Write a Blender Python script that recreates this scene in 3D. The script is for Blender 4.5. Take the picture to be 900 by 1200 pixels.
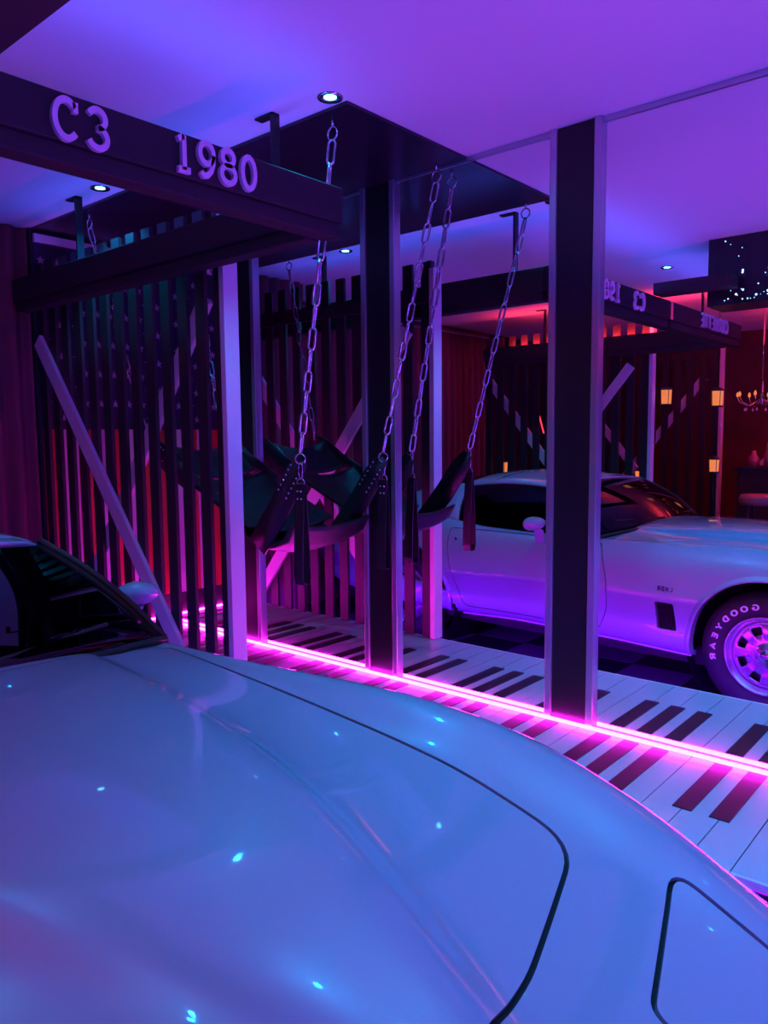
import bpy, bmesh, math, random
import numpy as np
from mathutils import Vector, Matrix
from mathutils.geometry import delaunay_2d_cdt
random.seed(7)
for _o in list(bpy.data.objects): bpy.data.objects.remove(_o)
SC = bpy.context.scene
COL = SC.collection
R = math.radians

# ------------------------------------------------------------------ camera, world, exposure
H = 2.650            # ceiling height
PZ = 0.300           # top of the piano platform
PY = -0.733          # front edge of the platform (mirror wall is the plane y = 0)
XW = -4.366          # left wall
def make_camera():
    yaw, pitch, roll = R(40.8266), R(5.4805), R(-0.5323)
    F = Vector((-math.sin(yaw)*math.cos(pitch), math.cos(yaw)*math.cos(pitch), -math.sin(pitch)))
    Rt = Vector((math.cos(yaw), math.sin(yaw), 0)); U = Rt.cross(F)
    R2 = Rt*math.cos(roll)+U*math.sin(roll); U2 = U*math.cos(roll)-Rt*math.sin(roll)
    cd = bpy.data.cameras.new('camera'); co = bpy.data.objects.new('camera', cd); COL.objects.link(co)
    m = Matrix((R2, U2, -F)).transposed().to_4x4(); m.translation = Vector((0, -2.808, 1.4661))
    co.matrix_world = m
    cd.sensor_fit = 'VERTICAL'; cd.sensor_height = 36; cd.sensor_width = 27
    cd.lens = 902.03/1200*36; cd.clip_start = .02; cd.clip_end = 60
    SC.camera = co
make_camera()
W = bpy.data.worlds.new('night'); SC.world = W; W.use_nodes = True
W.node_tree.nodes['Background'].inputs[0].default_value = (.004, .002, .012, 1)
W.node_tree.nodes['Background'].inputs[1].default_value = 1.0
SC.view_settings.view_transform = 'Standard'; SC.view_settings.look = 'None'
SC.view_settings.gamma = 1.0; SC.view_settings.use_curve_mapping = False
SC.view_settings.exposure = 0.0

# light levels of the lamps and LED strips; the purple tubes are added, unseen
SPOT_W = 32.0;  SPOT_C = (.0, .40, 1.0)
COVE_BLUE_W = 4.5; COVE_BLUE_C = (.06, .10, 1.0)
COVE_PURPLE_W = 14.0; COVE_PURPLE_C = (.25, .04, 1.0)
TUBE_W = 820.0; TUBE_C = (.15, .035, 1.0)
LED_E = 72.0; LED_C = (1.0, .012, .85)
UNDER_W = 95.0; UNDER_C = (.20, .0, 1.0)
RED_W = 55.0; RED_C = (1.0, .03, .06)

# ------------------------------------------------------------------ helpers
def tag(o, label=None, cat=None, group=None, kind=None):
    if label: o['label'] = label
    if cat: o['category'] = cat
    if group: o['group'] = group
    if kind: o['kind'] = kind
    return o
def empty(name, loc=(0, 0, 0), rz=0):
    o = bpy.data.objects.new(name, None); COL.objects.link(o)
    o.location = loc; o.rotation_euler = (0, 0, rz); o.empty_display_size = .1
    return o
class MB:
    """collects verts / faces of one mesh"""
    def __init__(s): s.v = []; s.f = []; s.mi = []
    def add(s, vs, fs, m=0):
        b = len(s.v); s.v += [tuple(q) for q in vs]; s.f += [tuple(i+b for i in f) for f in fs]; s.mi += [m]*len(fs)
        return s
    def box(s, x0, x1, y0, y1, z0, z1, m=0):
        vs = [(x, y, z) for z in (z0, z1) for y in (y0, y1) for x in (x0, x1)]
        return s.add(vs, [(0, 2, 3, 1), (4, 5, 7, 6), (0, 1, 5, 4), (2, 6, 7, 3), (0, 4, 6, 2), (1, 3, 7, 5)], m)
    def beam(s, a, b, side, up, w, h, m=0):
        """rectangular bar from a to b; w along side, h along up"""
        a = Vector(a); b = Vector(b); sd = Vector(side).normalized()*w/2; u = Vector(up).normalized()*h/2
        vs = [p+i*sd+j*u for p in (a, b) for j in (-1, 1) for i in (-1, 1)]
        return s.add(vs, [(0, 1, 3, 2), (4, 6, 7, 5), (0, 4, 5, 1), (2, 3, 7, 6), (0, 2, 6, 4), (1, 5, 7, 3)], m)
    def tube(s, pts, r, n=8, closed=False, m=0):
        pts = [Vector(p) for p in pts]; N = len(pts); rs = r if hasattr(r, '__len__') else [r]*N
        vs = []; prev = None
        for i, p in enumerate(pts):
            if closed: t = pts[(i+1) % N]-pts[i-1]
            else: t = pts[min(i+1, N-1)]-pts[max(i-1, 0)]
            t.normalize()
            if prev is None:
                ref = Vector((0, 0, 1)) if abs(t.z) < .9 else Vector((1, 0, 0)); a = t.cross(ref).normalized()
            else:
                a = (prev-t*prev.dot(t)).normalized()
            prev = a; b = t.cross(a)
            for k in range(n):
                q = 2*math.pi*k/n; vs.append(p+(a*math.cos(q)+b*math.sin(q))*rs[i])
        fs = []
        for i in range(N if closed else N-1):
            j = (i+1) % N
            for k in range(n):
                l = (k+1) % n; fs.append((i*n+k, i*n+l, j*n+l, j*n+k))
        if not closed: fs += [tuple(range(n-1, -1, -1)), tuple(range((N-1)*n, N*n))]
        return s.add(vs, fs, m)
    def lathe(s, prof, c=(0, 0, 0), axis='z', n=32, m=0, close=False):
        vs = []; P = len(prof)
        for k in range(n):
            a = 2*math.pi*k/n
            for r, h in prof:
                x, y = r*math.cos(a), r*math.sin(a)
                q = (x, y, h) if axis == 'z' else ((x, h, y) if axis == 'y' else (h, x, y))
                vs.append((q[0]+c[0], q[1]+c[1], q[2]+c[2]))
        fs = []
        for k in range(n):
            l = (k+1) % n
            for i in range(P if close else P-1):
                j = (i+1) % P
                fs.append((k*P+i, l*P+i, l*P+j, k*P+j))
        return s.add(vs, fs, m)
    def prism(s, poly, axis, a, b, m=0):
        """extrude a 2-D polygon between a and b along axis"""
        def P(u, v, w): return (w, u, v) if axis == 'x' else ((u, w, v) if axis == 'y' else (u, v, w))
        n = len(poly); vs = [P(u, v, a) for u, v in poly]+[P(u, v, b) for u, v in poly]
        fs = [tuple(range(n)), tuple(range(2*n-1, n-1, -1))]+[(i, (i+1) % n, n+(i+1) % n, n+i) for i in range(n)]
        return s.add(vs, fs, m)
    def mesh(s, name, mats, smooth=False, angle=None):
        me = bpy.data.meshes.new(name); me.from_pydata(s.v, [], s.f)
        bm = bmesh.new(); bm.from_mesh(me); bmesh.ops.recalc_face_normals(bm, faces=bm.faces); bm.to_mesh(me); bm.free()
        for m in (mats if isinstance(mats, (list, tuple)) else [mats]): me.materials.append(m)
        for p, mi in zip(me.polygons, s.mi): p.material_index = mi
        if smooth:
            for p in me.polygons: p.use_smooth = True
            if angle:
                me.set_sharp_from_angle(angle=R(angle))
        me.update(); return me
    def build(s, name, mats, parent=None, smooth=False, angle=None, bevel=0):
        me = s.mesh(name, mats, smooth, angle)
        o = obj(name, me, parent)
        if bevel:
            b = o.modifiers.new('bevel', 'BEVEL'); b.width = bevel; b.segments = 2; b.limit_method = 'ANGLE'
        return o
def obj(name, me, parent=None, loc=None):
    o = bpy.data.objects.new(name, me); COL.objects.link(o)
    if parent: o.parent = parent
    if loc is not None: o.location = loc
    return o
def copy_tree(o, parent=None):
    c = o.copy(); COL.objects.link(c); c.parent = parent
    for ch in list(o.children): copy_tree(ch, c)
    return c

# ------------------------------------------------------------------ materials
def mat(name, base=(.5, .5, .5), rough=.5, metal=0, coat=0, emit=None, es=0, spec=.5, bump=None, var=None, crough=.03, stretch=(1,1,1)):
    m = bpy.data.materials.new(name); m.use_nodes = True; nt = m.node_tree; b = nt.nodes['Principled BSDF']
    b.inputs['Base Color'].default_value = (*base, 1); b.inputs['Roughness'].default_value = rough
    b.inputs['Metallic'].default_value = metal; b.inputs['Coat Weight'].default_value = coat
    b.inputs['Coat Roughness'].default_value = crough; b.inputs['Specular IOR Level'].default_value = spec
    if emit: b.inputs['Emission Color'].default_value = (*emit, 1); b.inputs['Emission Strength'].default_value = es
    if var or bump:
        tc = nt.nodes.new('ShaderNodeTexCoord'); mp = nt.nodes.new('ShaderNodeMapping')
        mp.inputs['Scale'].default_value = stretch; nt.links.new(tc.outputs['Object'], mp.inputs[0])
    if var:      # (second colour, noise scale)
        nz = nt.nodes.new('ShaderNodeTexNoise'); nz.inputs['Scale'].default_value = var[1]; nz.inputs['Detail'].default_value = 5
        rp = nt.nodes.new('ShaderNodeValToRGB'); rp.color_ramp.elements[0].color = (*base, 1); rp.color_ramp.elements[1].color = (*var[0], 1)
        rp.color_ramp.elements[0].position = .35; rp.color_ramp.elements[1].position = .7
        nt.links.new(mp.outputs[0], nz.inputs['Vector']); nt.links.new(nz.outputs[0], rp.inputs[0]); nt.links.new(rp.outputs[0], b.inputs['Base Color'])
    if bump:     # (scale, strength)
        n2 = nt.nodes.new('ShaderNodeTexNoise'); n2.inputs['Scale'].default_value = bump[0]; n2.inputs['Detail'].default_value = 4
        bp = nt.nodes.new('ShaderNodeBump'); bp.inputs['Strength'].default_value = bump[1]; bp.inputs['Distance'].default_value = .01
        nt.links.new(mp.outputs[0], n2.inputs['Vector']); nt.links.new(n2.outputs[0], bp.inputs['Height']); nt.links.new(bp.outputs[0], b.inputs['Normal'])
    return m
def glass_mat(name, tint, rough=.01):
    m = bpy.data.materials.new(name); m.use_nodes = True; nt = m.node_tree; nt.nodes.clear()
    out = nt.nodes.new('ShaderNodeOutputMaterial'); mx = nt.nodes.new('ShaderNodeMixShader'); fr = nt.nodes.new('ShaderNodeFresnel')
    tr = nt.nodes.new('ShaderNodeBsdfTransparent'); gl = nt.nodes.new('ShaderNodeBsdfGlossy')
    fr.inputs[0].default_value = 1.5; tr.inputs[0].default_value = (*tint, 1); gl.inputs['Roughness'].default_value = rough
    nt.links.new(fr.outputs[0], mx.inputs[0]); nt.links.new(tr.outputs[0], mx.inputs[1]); nt.links.new(gl.outputs[0], mx.inputs[2])
    nt.links.new(mx.outputs[0], out.inputs[0]); return m
def emit_mat(name, c, s): return mat(name, (0, 0, 0), .5, emit=c, es=s)

M = dict(
    ceiling=mat('ceiling_plaster', (.80, .80, .82), .9, bump=(60, .03)),
    black=mat('black_paint', (.010, .009, .014), .38, bump=(90, .05)),
    beam=mat('matt_black_beam', (.014, .011, .016), .7, bump=(80, .1), stretch=(6, 1, 6)),
    black_panel=mat('black_ceiling_panel', (.012, .010, .022), .30, bump=(20, .02)),
    black_wood=mat('black_stained_wood', (.022, .017, .022), .55, var=((.034, .026, .032), 30), bump=(70, .15), stretch=(8, 8, 1)),
    white_wood=mat('white_painted_wood', (.72, .70, .74), .5, bump=(60, .05)),
    mirror=mat('mirror_silver', (.90, .90, .92), .0, metal=1),
    alu=mat('brushed_aluminium', (.55, .55, .62), .32, metal=.85),
    chrome=mat('chrome', (.82, .82, .86), .12, metal=1),
    galv=mat('galvanised_chain', (.70, .70, .75), .25, metal=1),
    white_key=mat('white_key_board', (.62, .66, .70), .22, coat=.35, var=((.57, .61, .66), 8)),
    black_key=mat('black_key_board', (.016, .010, .018), .42),
    plinth=mat('dark_plinth', (.03, .02, .045), .5),
    trim_white=mat('white_edge_trim', (.8, .8, .82), .4),
    tile_a=mat('dark_floor_tile', (.030, .020, .045), .30, var=((.022, .016, .036), 12)),
    tile_b=mat('violet_floor_tile', (.16, .13, .22), .28, var=((.13, .11, .19), 12)),
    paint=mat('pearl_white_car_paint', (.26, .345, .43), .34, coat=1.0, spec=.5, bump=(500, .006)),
    seam=mat('black_panel_gap', (.004, .004, .006), .8),
    glass=glass_mat('tinted_car_glass', (.055, .055, .075)),
    rubber=mat('black_rubber', (.012, .012, .014), .6),
    tyre=mat('tyre_rubber', (.016, .015, .018), .65, bump=(80, .1)),
    alloy=mat('polished_alloy', (.72, .72, .76), .27, metal=1),
    dark=mat('interior_black', (.006, .006, .008), .6),
    leather=mat('black_leather', (.014, .013, .018), .34, bump=(120, .35)),
    letter=mat('pale_letter_paint', (.74, .62, .76), .5),
    tyre_letter=mat('raised_white_letter', (.75, .73, .76), .6),
    badge=mat('dark_badge', (.02, .02, .03), .3),
    curtain=mat('maroon_curtain', (.24, .055, .080), .85, bump=(200, .1)),
    wall=mat('dark_wall', (.020, .012, .018), .8, bump=(30, .1)),
    wall_red=mat('dark_red_wall', (.12, .030, .028), .8, var=((.07, .018, .018), 3), bump=(30, .1)),
    flag_blue=mat('flag_blue', (.010, .008, .045), .7),
    flag_red=mat('flag_red', (.50, .030, .022), .7),
    flag_white=mat('flag_white', (.62, .55, .58), .7),
    star=mat('flag_star', (.34, .28, .36), .7),
    led=emit_mat('magenta_led', LED_C, LED_E),
    tube=emit_mat('purple_fill_tube', TUBE_C, TUBE_W),
    led_blue=emit_mat('blue_led', COVE_BLUE_C, 2),
    led_purple=emit_mat('purple_led', COVE_PURPLE_C, 2),
    led_violet=emit_mat('violet_led', UNDER_C, 3),
    led_red=emit_mat('red_led', RED_C, 3),
    bulb=emit_mat('cyan_spot_lens', (.10, .75, 1.0), 14),
    starlight=emit_mat('pinpoint_star_light', (.25, .55, 1.0), 5),
    flame=emit_mat('amber_lamp_glass', (1.0, .26, .08), .9),
    red_lens=mat('red_tail_lens', (.35, .01, .01), .2),
    leather_red=mat('red_upholstery', (.45, .16, .16), .6),
    wood=mat('dark_furniture_wood', (.07, .03, .02), .5, var=((.04, .018, .012), 10)),
)

def area(name, loc, target, sx, sy, w, col, parent=None, spread=180):
    l = bpy.data.lights.new(name, 'AREA'); l.shape = 'RECTANGLE'; l.size = sx; l.size_y = sy; l.energy = w; l.color = col; l.spread = R(spread)
    o = bpy.data.objects.new(name, l); COL.objects.link(o); o.location = loc
    d = (Vector(target)-Vector(loc)).normalized()
    # local x along the strip (world x unless the strip runs along y)
    return o, d
def strip_light(name, a, b, direction, width, w, col, parent=None, spread=180):
    """LED tape between a and b shining towards direction"""
    a = Vector(a); b = Vector(b); ax = (b-a); L = ax.length; ax.normalize(); d = Vector(direction).normalized()
    l = bpy.data.lights.new(name, 'AREA'); l.shape = 'RECTANGLE'; l.size = L; l.size_y = width; l.energy = w; l.color = col; l.spread = R(spread)
    o = bpy.data.objects.new(name, l); COL.objects.link(o)
    z = -d; y = z.cross(ax).normalized(); m = Matrix((ax, y, z)).transposed().to_4x4(); m.translation = (a+b)/2
    if parent: o.parent = parent; m = Matrix.Translation(-Vector(parent.location)) @ m
    o.matrix_local = m
    return o

# ------------------------------------------------------------------ structure of the room
XE, YS = 2.6, -6.7
def structure(name, mb, m, **k): return tag(mb.build(name, m, **k), kind='structure')
structure('ceiling', MB().box(XW-.7, XE, YS, .35, H, H+.1), M['ceiling'])
fl = structure('floor', MB().box(XW-.7, XE, YS, .35, -.12, -.012), M['plinth'])
ts = .40
tA = MB().box(0, ts-.004, 0, ts-.004, -.012, 0).mesh('floor_tile', M['tile_a']); tB = MB().box(0, ts-.004, 0, ts-.004, -.012, 0).mesh('floor_tile', M['tile_b'])
for i in range(17):
    for j in range(15):
        x = XW+i*ts; y = PY+.02-(j+1)*ts
        if (i >= 14 and j < 2) or (i+j) > 26: pass
        obj('floor_tile', tA if (i+j) % 2 else tB, fl, (x, y, 0))
structure('wall_left', MB().box(XW-.6, XW, PY-.02, .35, 0, H).box(XW-.7, XW-.6, YS, .35, 0, H), M['wall'])
structure('wall_mirror_side', MB().box(XW-.5, XE, .03, .35, 0, H), M['wall'])
structure('wall_back', MB().box(XW-.5, XE, YS-.1, YS, 0, H), M['wall_red'])
structure('wall_right', MB().box(XE, XE+.1, YS, .35, 0, H), M['wall'])
structure('trim_1', MB().box(XW, XW+.02, PY, 0, H-.075, H-.03), M['trim_white'])

# ------------------------------------------------------------------ mirror wall
POST = [(-3.565, -3.335), (-2.542, -2.331), (-1.537, -1.322), (-.525, -.310), (.485, .70), (1.50, 1.715)]
edges = [XW]+[q for p in POST for q in p]+[XE]
where = ['in the left corner beside the flag', 'behind the leather swing', 'showing the tail of the car', 'showing the front wheel of the car', 'right of the car reflection', 'further along the platform', 'at the far right end']
for k in range(len(edges)//2):
    x0, x1 = edges[2*k], edges[2*k+1]
    t = empty('wall_mirror', ((x0+x1)/2, 0, PZ)); tag(t, 'tall frameless wall mirror '+where[k], 'mirror', 'mirrors along the wall')
    hw = (x1-x0)/2
    MB().box(-hw, hw, 0, .02, 0, H-PZ-.012).build('mirror_glass', M['mirror'], t)
    MB().box(-hw, hw, -.006, .004, H-PZ-.022, H-PZ-.001).build('top_trim', M['alu'], t)
pw = ['nearest the flag corner', 'behind the swing chains', 'in front of the car door reflection', 'outside right', 'second from right', 'at far right']
for k, (x0, x1) in enumerate(POST):
    t = empty('mirror_post', ((x0+x1)/2, 0, PZ)); tag(t, 'black post between mirrors with aluminium edge strips, '+pw[k], 'post', 'posts between the mirrors')
    hw = (x1-x0)/2; h = H-PZ
    MB().box(-hw+.030, hw-.030, -.012, .01, 0, h-.001).build('post_panel', M['black'], t)
    for s in (-1, 1):
        MB().box(s*hw-(.030 if s > 0 else 0), s*hw+(0 if s > 0 else .030), -.024, .012, 0, h-.001).build('edge_strip', M['alu'], t, bevel=.003)
MB().box(XW, XW+.012, -.012, 0, PZ, H).build('trim_2', M['alu'])['kind'] = 'structure'

# piano platform
pf = empty('piano_platform', (0, 0, 0)); tag(pf, 'low platform along the mirrors surfaced as a giant piano keyboard', 'platform')
MB().box(XW, XE-.02, PY+.03, .02, 0, PZ-.016).build('plinth', M['plinth'], pf)
KW = .1127; x = -1.264
while x-KW > XW: x -= KW
first = x
wm = MB().box(.0018, KW-.0018, PY+.012, -.004, PZ-.016, PZ-.0004).mesh('white_key', M['white_key'])
bmh = MB().box(-.030, .030, -.452, -.040, PZ-.001, PZ+.0035).mesh('black_key', M['black_key'])
k = 0
while first+(k+1)*KW < XE-.02:
    xk = first+k*KW
    obj('white_key', wm, pf, (xk, 0, 0))
    n = int(round((xk+1.264)/KW))          # boundary index, 0 at x=-1.264
    if n % 7 in (0, 1, 2, 4, 5): obj('black_key', bmh, pf, (xk, 0, 0))
    k += 1
MB().box(XW, XE-.02, PY, PY+.012, PZ-.022, PZ).build('edge_trim', M['trim_white'], pf)
ld = empty('led_strip', (0, 0, PZ)); tag(ld, 'glowing magenta LED strip along the foot of the mirrors', 'led strip')
MB().box(XW+.02, XE-.05, -.033, -.028, .002, .017).build('led_tube', M['led'], ld)
MB().box(XW+.008, XW+.013, PY+.06, -.036, .002, .017).build('led_tube', M['led'], ld)
lu = empty('led_strip', (0, PY+.022, PZ-.032)); tag(lu, 'violet LED strip under the nosing of the piano platform', 'led strip')
MB().box(XW+.02, XE-.05, -.004, .002, -.004, .004).build('led_tube', M['led_violet'], lu)
strip_light('led_light', (XW+.1, PY+.018, PZ-.036), (XE-.1, PY+.018, PZ-.036), (0, -1, -.9), .012, UNDER_W, UNDER_C, lu, spread=150)

# ceiling panels
tag(MB().box(XW, -1.940, -.741, 0, H-.012, H-.0005).build('ceiling_panel', M['black_panel']), 'black panel on the ceiling above the hanging chains', 'panel')

# ------------------------------------------------------------------ lettering
def arc(cx, cy, rx, ry, a0, a1, n=18): return [(cx+rx*math.cos(R(a0+(a1-a0)*i/n)), cy+ry*math.sin(R(a0+(a1-a0)*i/n))) for i in range(n+1)]
GL = {
 'C': [arc(.40, .5, .33, .43, 42, 318), [(.66, .68), (.66, .92)]],
 '3': [arc(.33, .72, .24, .21, 160, -88), arc(.33, .28, .28, .235, 88, -160)],
 '1': [[(.36, .05), (.36, .94)], [(.14, .06), (.58, .06)], [(.36, .92), (.16, .80)]],
 '9': [arc(.36, .66, .26, .27, 0, 360), [(.62, .64), (.60, .42), (.52, .22), (.38, .09), (.22, .07), (.14, .15)]],
 '8': [arc(.36, .73, .23, .20, 0, 360), arc(.36, .28, .28, .23, 0, 360)],
 '0': [arc(.36, .5, .27, .43, 0, 360)],
 'O': [arc(.40, .5, .33, .43, 0, 360)],
 'R': [[(.16, .05), (.16, .95)], [(.16, .92), (.40, .92)]+arc(.40, .71, .24, .21, 90, -90)+[(.16, .50)], [(.36, .5), (.66, .05)]],
 'V': [[(.06, .95), (.38, .06), (.70, .95)]],
 'E': [[(.16, .05), (.16, .95)], [(.16, .92), (.62, .92)], [(.16, .5), (.54, .5)], [(.16, .08), (.64, .08)]],
 'T': [[(.38, .05), (.38, .95)], [(.06, .91), (.70, .91)]],
 'G': [arc(.40, .5, .33, .43, 45, 330), [(.44, .46), (.70, .46), (.70, .2)]],
 'D': [[(.16, .05), (.16, .95)], [(.16, .92), (.34, .92)]+arc(.34, .5, .34, .42, 80, -80)+[(.16, .08)]],
 'Y': [[(.38, .05), (.38, .48)], [(.08, .95), (.38, .46), (.68, .95)]],
 'A': [[(.06, .05), (.38, .94), (.70, .05)], [(.18, .34), (.58, .34)]],
 'L': [[(.18, .95), (.18, .08), (.62, .08)]],
 'H': [[(.16, .05), (.16, .95)], [(.62, .05), (.62, .95)], [(.16, .5), (.62, .5)]],
 '-': [[(.15, .48), (.55, .48)]],
}
def glyph(ch, hw, depth):
    """ribbon-stroked letter, unit height, in the local (u, v) plane, extruded by depth along w"""
    vs = []; fs = []
    for st in GL[ch]:
        n = len(st); closed = (abs(st[0][0]-st[-1][0])+abs(st[0][1]-st[-1][1])) < 1e-6
        b = len(vs)
        for i, (x, y) in enumerate(st):
            p0 = st[i-1] if i else (st[-2] if closed else st[0]); p1 = st[i+1] if i < n-1 else (st[1] if closed else st[-1])
            dx, dy = p1[0]-p0[0], p1[1]-p0[1]; L = math.hypot(dx, dy) or 1
            nx, ny = -dy/L*hw, dx/L*hw
            vs += [(x+nx, y+ny, depth), (x-nx, y-ny, depth), (x-nx, y-ny, 0), (x+nx, y+ny, 0)]
        for i in range(n-1):
            q, r = b+4*i, b+4*i+4
            for k in range(4): fs.append((q+k, q+(k+1) % 4, r+(k+1) % 4, r+k))
        if not closed: fs += [(b, b+1, b+2, b+3), (b+4*n-1, b+4*n-2, b+4*n-3, b+4*n-4)]
    return vs, fs

# ------------------------------------------------------------------ overhead frame with the lettering
XB = -1.918
fr = empty('overhead_frame', (XB, -2.3, 2.165)); tag(fr, 'black hanging beam frame over the car lettered C3 1980', 'frame')
def fpart(name, mb, m, **k):
    o = mb.build(name, m, **k); o.parent = fr; o.location = -fr.location; return o
def beam_part(x0, x1, y0, y1): 
    return fpart('beam', MB().box(x0, x1, y0, y1, 2.215, 2.335).box(x0+.012, x1-.012, y0+.012, y1-.012, 2.166, 2.215), M['beam'], bevel=.004)
beam_part(XB-.10, XB, -2.290, -.790); beam_part(XB-.10, XB, -3.80, -2.306)
fpart('joint_plate', MB().box(XB-.09, XB+.004, -2.318, -2.278, 2.22, 2.33), M['alu'])
beam_part(XW+.06, XB-.101, -.89, -.792); beam_part(XW+.06, XB-.101, -3.80, -3.70)
fpart('cross_beam', MB().box(XB, -1.46, -2.13, -1.985, 2.336, 2.405), M['black_wood'])
for (hx, hy, dx) in [(-2.21, -.84, -1), (-3.648, -.84, -1), (-2.21, -3.75, -1), (-3.648, -3.75, -1)]:
    mb = MB().box(hx-.006, hx+.006, hy-.018, hy+.018, 2.30, H-.001).box(hx-.09, hx+.006, hy-.018, hy+.018, H-.008, H-.001)
    for q in range(5): mb.box(hx+.006, hx+.008, hy-.006, hy+.006, 2.36+q*.055, 2.385+q*.055)
    fpart('hanger', mb, M['black'])
def letters(text, y, zc, h, wscale, adv, hw):
    for ch in text:
        if ch == ' ': y += adv*.6; continue
        vs, fs = glyph(ch, hw, .014)
        mb = MB().add([(XB+w, y+u*h*wscale, zc-h/2+v*h) for u, v, w in vs], fs)
        fpart('letter', mb, M['letter']); y += adv
letters('C3', -1.838, 2.268, .108, .86, .090, .075)
letters('1980', -1.487, 2.278, .108, .84, .078, .078)
letters('CORVETTE', -3.43, 2.277, .100, .82, .075, .078)
# cove LED tapes lying on top of the frame
cv = empty('led_strip', (XB-.05, -2.2, 2.336)); tag(cv, 'blue LED tape lying on top of the hanging frame', 'led strip')
MB().box(-.006, .006, -1.4, 1.35, 0.001, .005).build('led_tube', M['led_blue'], cv)
strip_light('led_light', (XB-.05, -3.6, 2.345), (XB-.05, -.9, 2.345), (0, 0, 1), .02, COVE_BLUE_W, COVE_BLUE_C, cv)
strip_light('led_light', (XW+.3, -.84, 2.345), (XB-.15, -.84, 2.345), (0, 0, 1), .02, COVE_BLUE_W*.7, COVE_BLUE_C, cv)

# star-light soffit
ss = empty('star_panel', (-1.645, -2.15, 2.25)); tag(ss, 'black box hanging from the ceiling dotted with blue star lights', 'light panel')
MB().box(0, 3.4, -.30, 0, 0, H-2.25-.001).build('panel_box', M['black_panel'], ss)
for k in range(170):
    u = random.random(); x = .03+u*1.6; z = random.choice([random.random()**2*.16+.02, random.random()*.37+.02])
    r = random.choice([.0016, .0022, .003, .004]); s = r if random.random() < .88 else .0062
    MB().lathe([(0, .003), (s, .001), (s, 0)], axis='y', n=6).build('star_light', M['starlight'], ss).location = (x, .0005, z)

# recessed ceiling spots
def downlight(x, y, label, gain=1.0):
    t = empty('ceiling_spot', (x, y, H)); tag(t, label, 'ceiling light', 'recessed cyan ceiling spots')
    MB().lathe([(.022, -.002), (.030, -.004), (.044, -.006), (.046, -.001), (.046, .0)], n=24).build('bezel', M['chrome'], t, smooth=True)
    MB().lathe([(0, -.003), (.022, -.003), (.022, -.001)], n=20).build('lens', M['bulb'], t)
    l = bpy.data.lights.new('spot_light', 'SPOT'); l.energy = SPOT_W*gain; l.color = SPOT_C; l.spot_size = R(104 if gain == 1 else 84); l.spot_blend = .6 if gain == 1 else 1.0; l.shadow_soft_size = .012
    o = bpy.data.objects.new('spot_light', l); COL.objects.link(o); o.parent = t; o.location = (0, 0, -.012)
for x, y, lb in [(-1.965, -.80, 'lit cyan ceiling spot at the corner of the black ceiling panel'), (-3.45, -.835, 'lit cyan ceiling spot seen under the hanging beam'),
              (-.47, -.80, 'lit cyan ceiling spot beyond the right edge above the platform'), (1.0, -.80, 'lit cyan ceiling spot at the far right above the platform'),
              (-2.12, -2.73, 'lit cyan ceiling spot reflected above the lettered beam'), (-.80, -1.30, 'lit cyan ceiling spot over the car hood'),
              (-3.60, -2.73, 'lit cyan ceiling spot over the car boot'), (1.5, -1.9, 'lit cyan ceiling spot ahead of the car nose'), (.9, -3.2, 'lit cyan ceiling spot behind the camera right'), (-.6, -3.35, 'lit cyan ceiling spot behind the camera'),
              (.15, -.45, 'lit cyan ceiling spot close to the mirror wall, out of frame'), (1.9, -1.25, 'lit cyan ceiling spot near the right wall'), (-.05, -2.35, 'lit cyan ceiling spot almost overhead')]:
    downlight(x, y, lb, 3.0 if 'over the car hood' in lb else 1.0)

# ------------------------------------------------------------------ flag on the left wall
fg = empty('wall_flag', (XW, PY/2, .45)); tag(fg, 'flag with stars above vertical red and white stripes on the left wall', 'flag')
def gp(name, mb, m): o = mb.build(name, m, fg); o.location = -fg.location; return o
gp('star_field', MB().box(XW+.001, XW+.006, PY, -.001, 1.535, H-.08), M['flag_blue'])
NS = 7; sw = -PY/NS
for k in range(NS):
    gp('red_stripe' if k % 2 == 0 else 'white_stripe', MB().box(XW+.001, XW+.006, PY+k*sw, PY+(k+1)*sw-.001, .45, 1.534), M['flag_red'] if k % 2 == 0 else M['flag_white'])
gp('bottom_rail', MB().box(XW+.001, XW+.012, PY, -.001, .425, .449), M['black_wood'])
sp = []
for q in range(10):
    r = .026 if q % 2 == 0 else .0105; a = math.pi/2+q*math.pi/5; sp.append((r*math.cos(a), r*math.sin(a)))
sm = MB().prism(sp, 'x', 0, .003).mesh('star', M['star'])
for i in range(11):
    for j in range(8):
        yy = PY+.035+j*.094+(.047 if i % 2 else 0); zz = 1.60+i*.088
        if yy < -.02: obj('star', sm, fg, Vector((XW+.006, yy, zz))-fg.location)

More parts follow.
